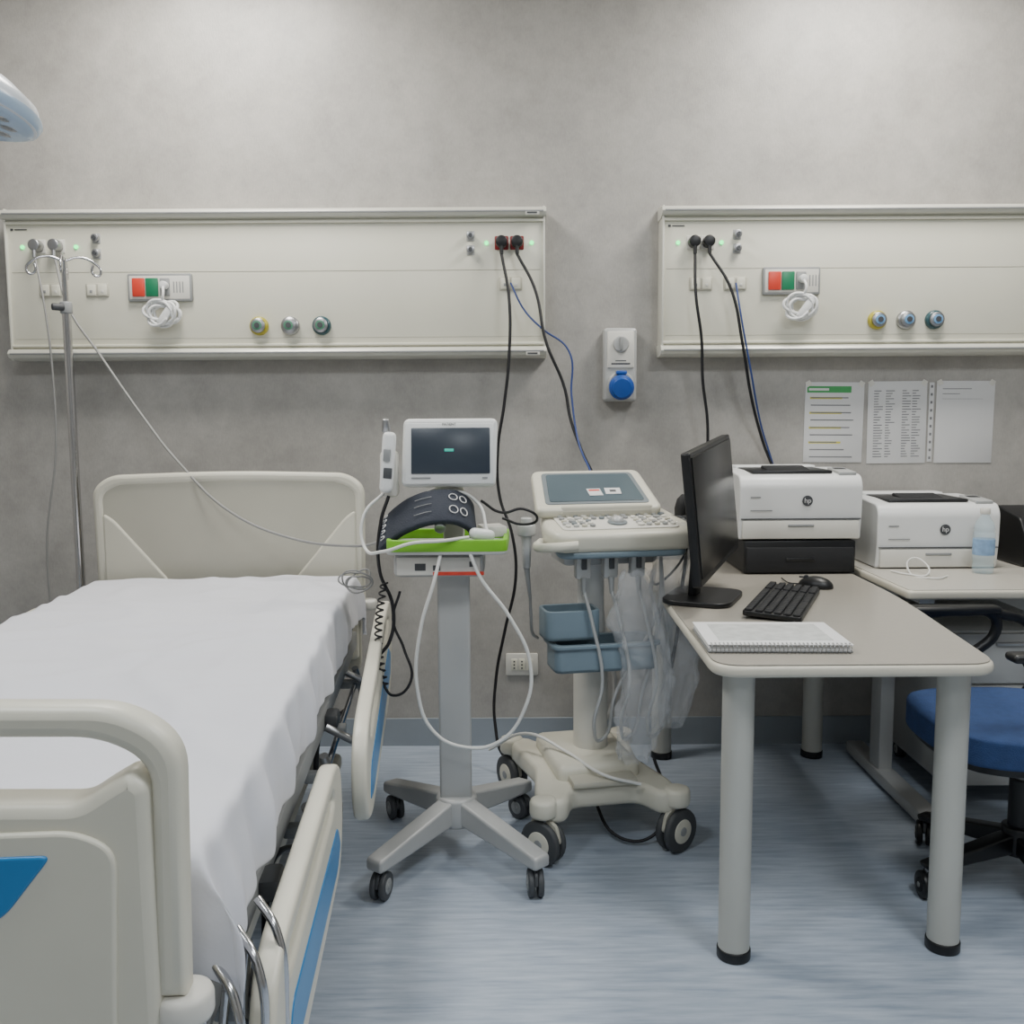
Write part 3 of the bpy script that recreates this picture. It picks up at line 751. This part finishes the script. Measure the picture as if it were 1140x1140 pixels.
g=grp('drawer_pedestal',(1.62,3.25,0))
box(g,'carcass',(0,0,.33),(.41,.5,.52),'lgrey',.006)
for k in range(3):
    box(g,f'drawer_{k}',(0,-.257,.155+k*.172),(.40,.018,.165),'lgrey',.005)
    box(g,f'handle_{k}',(0,-.27,.205+k*.172),(.12,.012,.012),'steel',.004)
for sx in (-1,1):
    for sy in (-1,1): caster(g,'castor',sx*.16,sy*.2,.03,w=.014,top=.075)

# ---------------------------------------------------------------- printers
def printer(x,y,z,W=.40):
    g=grp('laser_printer',(x,y,z))
    D=.345; H=.232
    prof=rnd([(-D/2+.012,.0),(D/2,.0),(D/2,H-.01),(D/2-.02,H),(-.02,H),(-D/2+.02,H-.010),(-D/2-.002,H-.04),(-D/2,.09)],[.01,.01,.02,.02,.03,.02,.02,.02])
    plate(g,'body',[prof],W,'white',rot=YZ,bev=.006)
    box(g,'output_bay',(-.02,-.02,H-.002),(.28,.22,.012),'black',.006)
    box(g,'output_ramp',(-.02,-.05,H+.003),(.15,.11,.012),'matte',.004,rot=(7,0,0))
    plate(g,'output_hood',[rnd(rect(-.15,-.04,.15,.04),.02)],.016,'white',loc=(-.02,.12,H+.002),bev=.005)
    box(g,'control_panel',(.165,-.085,H-.002),(.06,.13,.012),'lgrey',.003,rot=(4,0,0))
    box(g,'control_display',(.165,-.06,H+.0055),(.04,.035,.003),'blackscreen',.001,rot=(4,0,0))
    box(g,'tray_seam',(0,-D/2-.000,.073),(W-.01,.008,.003),'dgrey',.0005)
    box(g,'tray_front',(0,-D/2+.002,.036),(W-.02,.012,.064),'offw',.004)
    box(g,'tray_handle',(0,-D/2-.005,.05),(.09,.006,.010),'grey',.003)
    lathe(g,'badge',[(.0001,.002),(.018,.002),(.018,0)],'dgrey',loc=(.02,-D/2-.004,.135),rot=(90,0,0))
    text(g,'badge_letters','hp',.024,'paper',(.02,-D/2-.0075,.136))
    quads(g,'label',[(-.175,.10,-.10,.104),(-.175,.145,-.14,.150)],-D/2-.0065,'grey')
    for k in range(5): box(g,'side_vent',(W/2+.000,.02+k*.022,.15),(.003,.01,.05),'grey',.001)
    return g
box_g=grp('paper_feeder_unit',(.99,3.385,ZT+.002))
box(box_g,'body',(0,0,.058),(.385,.34,.114),'black',.006)
box(box_g,'drawer_front',(0,-.173,.05),(.37,.01,.085),'matte',.004)
box(box_g,'drawer_grip',(0,-.18,.05),(.1,.006,.012),'black',.003)
printer(.99,3.385,ZT+.12,.42)
printer(1.465,3.385,ZT+.018,.42)

g=grp('label_printer',(1.895,3.36,ZT+.018))
plate(g,'body',[rnd([(-.14,0),(.14,0),(.14,.17),(.06,.2),(-.1,.17),(-.145,.1)],.02)],.26,'black',rot=YZ,bev=.006)
box(g,'red_band',(0,-.137,.13),(.24,.01,.03),'redd',.003)
box(g,'paper_slot',(0,-.148,.08),(.18,.006,.012),'dgrey',.001)

g=grp('water_bottle',(1.575,3.12,ZT+.018))
pr=[(.0001,0),(.028,0),(.033,.006),(.034,.03),(.031,.036),(.034,.045),(.034,.06),(.033,.062),(.033,.115),(.034,.118),(.034,.135),(.031,.14),(.033,.148),(.028,.17),(.015,.19),(.0135,.2)]
lathe(g,'bottle',pr,'bottle')
lathe(g,'label',[(.0342,.062),(.0345,.064),(.0345,.112),(.0342,.115)],mat('bottle_label',(140,175,215),.4,alpha=.7,var=.25,scale=40))
lathe(g,'cap',[(.015,.198),(.016,.2),(.016,.214),(.014,.217),(.0001,.217)],'offw')

# ---------------------------------------------------------------- computer monitor
g=grp('computer_monitor',(.605,2.77,ZT+.001),66)
tilt=Matrix.Rotation(R(-5),4,'X')@Matrix.Rotation(R(-4),4,'Y')
tl=grp('screen_head',(0,0,.285)); tl.parent=g; tl.rotation_euler=tilt.to_euler()
plate(tl,'shell',[rnd(rect(-.275,-.185,.275,.185),.008)],.026,'black',loc=(0,.014,0),rot=(90,0,0),bev=.004)
box(tl,'panel',(0,-.0005,.004),(.53,.004,.335),'blackscreen',.001)
box(tl,'back_hump',(0,.045,-.01),(.26,.035,.2),'matte',.012)
box(g,'stand_neck',(0,.055,.15),(.07,.025,.28),'black',.006,rot=(4,0,0))
plate(g,'stand_base',[rnd(rect(-.13,-.095,.13,.11),.06)],.014,'black',loc=(0,.03,.008),bev=.003)
tube(g,'monitor_cable',[(0,.07,.2),(.05,.12,.1),(.1,.2,.02),(.2,.25,.008)],.004,'bcable')

g=grp('computer_keyboard',(.785,2.69,ZT+.001),66)
plate(g,'case',[rnd(rect(-.225,-.078,.225,.078),.01)],.014,'black',loc=(0,0,.012),rot=(3,0,0),bev=.003)
for r_ in range(6):
    for c_ in range(21):
        if r_==0 and 4<=c_<=8: continue
        if c_ in (15,): continue
        xx=-.213+c_*.0213; yy=-.064+r_*.0245+(.004 if r_==5 else 0)
        box(g,'key',(xx,yy,.022+yy*.052),(.0185,.0195,.007),'matte',.002,seg=1)
box(g,'spacebar',(-.085,-.064,.0185),(.1,.0195,.007),'matte',.002)
g=grp('computer_mouse',(.965,2.96,ZT+.001),60)
bm=bmesh.new(); bmesh.ops.create_uvsphere(bm,u_segments=24,v_segments=14,radius=1)
for v in bm.verts:
    v.co=Vector((v.co.x*.031*(1-.12*v.co.y),v.co.y*.055,max(v.co.z,-.15)*.032+.005))
me=bpy.data.meshes.new('mouse'); bm.to_mesh(me); bm.free(); add(g,'shell',me,'black')
cyl(g,'scroll_wheel',(-.004,.03,.031),(.004,.03,.031),.008,'dgrey')
box(g,'button_split',(0,.035,.031),(.0015,.035,.006),'dgrey',.0004)
tube(g,'mouse_cable',[(0,.05,.008),(.01,.08,.006),(.05,.11,.006),(.09,.13,.006)],.0022,'bcable')

g=grp('spiral_notebook',(.627,2.265,ZT+.001),-2)
for k in range(5):
    box(g,f'page_block_{k}',(.002*math.sin(k*2),.001*k,.002+k*.0032),(.335-.004*k,.235,.0028),'paper' if k else 'grey',.0008,rot=(0,0,.5*math.sin(k*3)))
box(g,'cover',(0,0,.019),(.335,.24,.001),'paper',.0003)
box(g,'cover_picture',(0,.01,.0198),(.27,.17,.0006),mat('drawing_paper',(184,186,184),.8,var=.15,scale=30),.0002)
for k in range(34):
    x=-.16+k*.0097
    tube(g,'spiral_ring',[(x,-.108,.021),(x,-.122,.022),(x,-.128,.011),(x,-.12,.001),(x,-.108,.003)],.0011,'steel',res=3)

# ---------------------------------------------------------------- office chair
g=grp('office_chair',(1.385,2.48,0),0)
for k in range(5):
    a=R(200+72*k-6); c,s=math.cos(a),math.sin(a)
    pr=rnd([(0,.10),(.29,.075),(.30,.095),(.05,.15),(0,.15)],.01)
    plate(g,f'star_leg_{k}',[pr],.045,'black',rot=(90,0,math.degrees(a)),bev=.006)
    caster(g,f'castor_{k}',c*.285,s*.285,.036,yaw=40*k,w=.02,tyre='black',hub='matte',top=.085)
cyl(g,'hub',(0,0,.09),(0,0,.17),.045,'black',bev=.006)
cyl(g,'gas_lift_cover',(0,0,.15),(0,0,.30),.03,'black'); cyl(g,'gas_lift',(0,0,.28),(0,0,.39),.016,'steel')
box(g,'mechanism',(0,0,.385),(.22,.16,.05),'black',.012)
def cushion(nm,c,s,m,rot=(0,0,0)):
    bm=bmesh.new(); bmesh.ops.create_cube(bm,size=2); bmesh.ops.subdivide_edges(bm,edges=bm.edges[:],cuts=8,use_grid_fill=True)
    for v in bm.verts:
        x,y,z=v.co
        k=max((abs(x)**3+abs(y)**3)**(1/3),1e-6)
        q=max(abs(x),abs(y)); f=q/k
        zz=z*(1-.45*max(0,q-.5)**2*2.2)
        v.co=Vector((x*f*s[0]/2,y*f*s[1]/2,zz*s[2]/2))
    me=bpy.data.meshes.new(nm); bm.to_mesh(me); bm.free()
    o=add(g,nm,me,m,c,rot); md=o.modifiers.new('s','SUBSURF'); md.levels=1; md.render_levels=1
    return o
cushion('seat_cushion',(-.03,0,.448),(.50,.50,.10),'seat')
cushion('seat_shell',(-.03,0,.41),(.46,.46,.06),'black')
cushion('back_cushion',(.29,0,.80),(.46,.42,.09),'seat',rot=(0,-82,0))
box(g,'back_bar',(.27,0,.55),(.02,.06,.38),'black',.006,rot=(0,8,0))
for sg in (-1,1):
    tube(g,'arm_loop',[(.02,sg*.20,.40),(-.03,sg*.27,.43),(-.02,sg*.29,.55),(.06,sg*.29,.64),(.05,sg*.285,.69),(-.05,sg*.28,.705),(-.16,sg*.275,.70)],.016,'black')
    box(g,'arm_pad',(-.07,sg*.278,.712),(.26,.055,.022),'black',.01,seg=3)
    tube(g,'arm_rear_loop',[(.05,sg*.285,.70),(.16,sg*.285,.66),(.19,sg*.28,.55),(.12,sg*.25,.43),(.06,sg*.19,.40)],.016,'black')

# ---------------------------------------------------------------- surgical lamp
g=grp('surgical_lamp',(-1.165,2.0,1.965),0)
LR=(-6,12,0)
lathe(g,'head_shell',[(.0001,.065),(.07,.062),(.14,.045),(.185,.015),(.196,-.012),(.19,-.028),(.172,-.032)],'lamp',rot=LR,seg=48)
lathe(g,'head_rim',[(.172,-.034),(.193,-.026),(.199,-.014),(.196,-.004)],'lrim',rot=LR,seg=48)
lathe(g,'head_lens',[(.0001,-.028),(.174,-.028),(.174,-.015)],'lampd',rot=LR)
Mx=Euler([R(a) for a in LR]).to_matrix()
for k in range(22):
    rr=.135 if k<14 else .07; a=k*math.pi*2/(14 if k<14 else 8)
    pa=Mx@Vector((rr*math.cos(a),rr*math.sin(a),-.026)); pb=Mx@Vector((rr*math.cos(a),rr*math.sin(a),-.034))
    cyl(g,f'led_cell_{k}',pa,pb,.021,'offw',seg=18,bev=.002)
    cyl(g,f'led_core_{k}',pa,pb+(pb-pa)*.1,.010,'grey',seg=14)
cyl(g,'grip',Mx@Vector((0,0,-.02)),Mx@Vector((0,0,-.09)),.016,'lamp',bev=.004)
tube(g,'yoke',[(-.05,0,.05),(-.16,.02,.14),(-.22,.05,.3)],.016,'lamp')
tube(g,'swing_arm',[(-.22,.05,.28),(-.32,.1,.45),(-.45,.2,.72)],.02,'lamp')
cyl(g,'drop_tube',(-.45,.2,.66),(-.45,.2,1.033),.03,'lamp')
cyl(g,'ceiling_flange',(-.45,.2,.995),(-.45,.2,1.034),.09,'lamp',bev=.006)

# ---------------------------------------------------------------- loose cables
def cable(name,pts,r,m):
    g=grp(name,pts[0]); o=pts[0]
    tube(g,'cord',[(a-o[0],b-o[1],c-o[2]) for a,b,c in pts],r,m,res=10)
cable('power_cable',[(-.032,3.477,1.87),(-.006,3.44,1.71),(-.008,3.42,1.49),(-.026,3.42,1.33),(-.05,3.42,1.17),(-.045,3.42,1.0),(.0,3.40,.86),(.012,3.40,.70),(-.03,3.40,.5),(-.062,3.40,.33),(-.066,3.36,.16),(-.03,3.3,.06),(.06,3.26,.04)],.0055,'bcable')
cable('power_cable',[(.024,3.477,1.87),(.087,3.44,1.74),(.125,3.40,1.55),(.19,3.40,1.39),(.21,3.38,1.28),(.245,3.32,1.17),(.28,3.16,1.07),(.28,3.08,1.02)],.0055,'bcable')
cable('network_cable',[(.0,3.50,1.77),(.048,3.46,1.67),(.11,3.42,1.6),(.205,3.40,1.52),(.215,3.39,1.36),(.235,3.33,1.2),(.27,3.17,1.08),(.26,3.08,1.02)],.0035,'ucable')
cable('power_cable',[(.665,3.477,1.87),(.665,3.45,1.72),(.69,3.46,1.56),(.70,3.48,1.42),(.725,3.5,1.25),(.72,3.5,1.05),(.70,3.48,.85),(.70,3.45,.757)],.0055,'bcable')
cable('power_cable',[(.717,3.477,1.87),(.79,3.45,1.74),(.835,3.45,1.55),(.885,3.5,1.35),(.95,3.565,1.18),(1.0,3.575,1.05),(1.0,3.575,.9)],.0055,'bcable')
cable('network_cable',[(.82,3.50,1.765),(.83,3.46,1.65),(.87,3.46,1.45),(.93,3.53,1.25),(.99,3.575,1.1),(1.03,3.575,.95)],.0035,'ucable')
cable('monitor_power_cord',[(-1.645,3.477,1.88),(-1.575,3.42,1.68),(-1.46,3.38,1.52),(-1.29,3.31,1.30),(-1.13,3.20,1.14),(-.93,3.10,.98),(-.72,3.04,.90),(-.50,2.95,.885),(-.35,2.80,.92),(-.27,2.72,.90)],.0045,'gcable')
cable('iv_pump_cord',[(-1.715,3.477,1.88),(-1.67,3.44,1.68),(-1.655,3.44,1.43),(-1.66,3.44,1.17),(-1.71,3.44,.85),(-1.71,3.44,.5)],.004,'gcable')
cable('phone_charger_cable',[(1.28,3.15,ZT+.021),(1.31,3.08,ZT+.021),(1.36,3.06,ZT+.021),(1.38,3.11,ZT+.05),(1.35,3.16,ZT+.06),(1.33,3.12,ZT+.022),(1.36,3.0,ZT+.021),(1.42,3.04,ZT+.021)],.003,'wcable')

# ---------------------------------------------------------------- world, camera
w=bpy.data.worlds.new('world'); SC.world=w; w.use_nodes=True
w.node_tree.nodes['Background'].inputs[0].default_value=(.6,.65,.7,1)
w.node_tree.nodes['Background'].inputs[1].default_value=.15
cam=bpy.data.cameras.new('camera'); co=bpy.data.objects.new('camera',cam); COL.objects.link(co)
cam.sensor_width=36; cam.lens=36*1050/1140; cam.clip_start=.02
co.matrix_world=Matrix.Translation((0,0,1.3))@Matrix.Rotation(R(84),4,'X')@Matrix.Rotation(R(-.35),4,'Z')
SC.camera=co
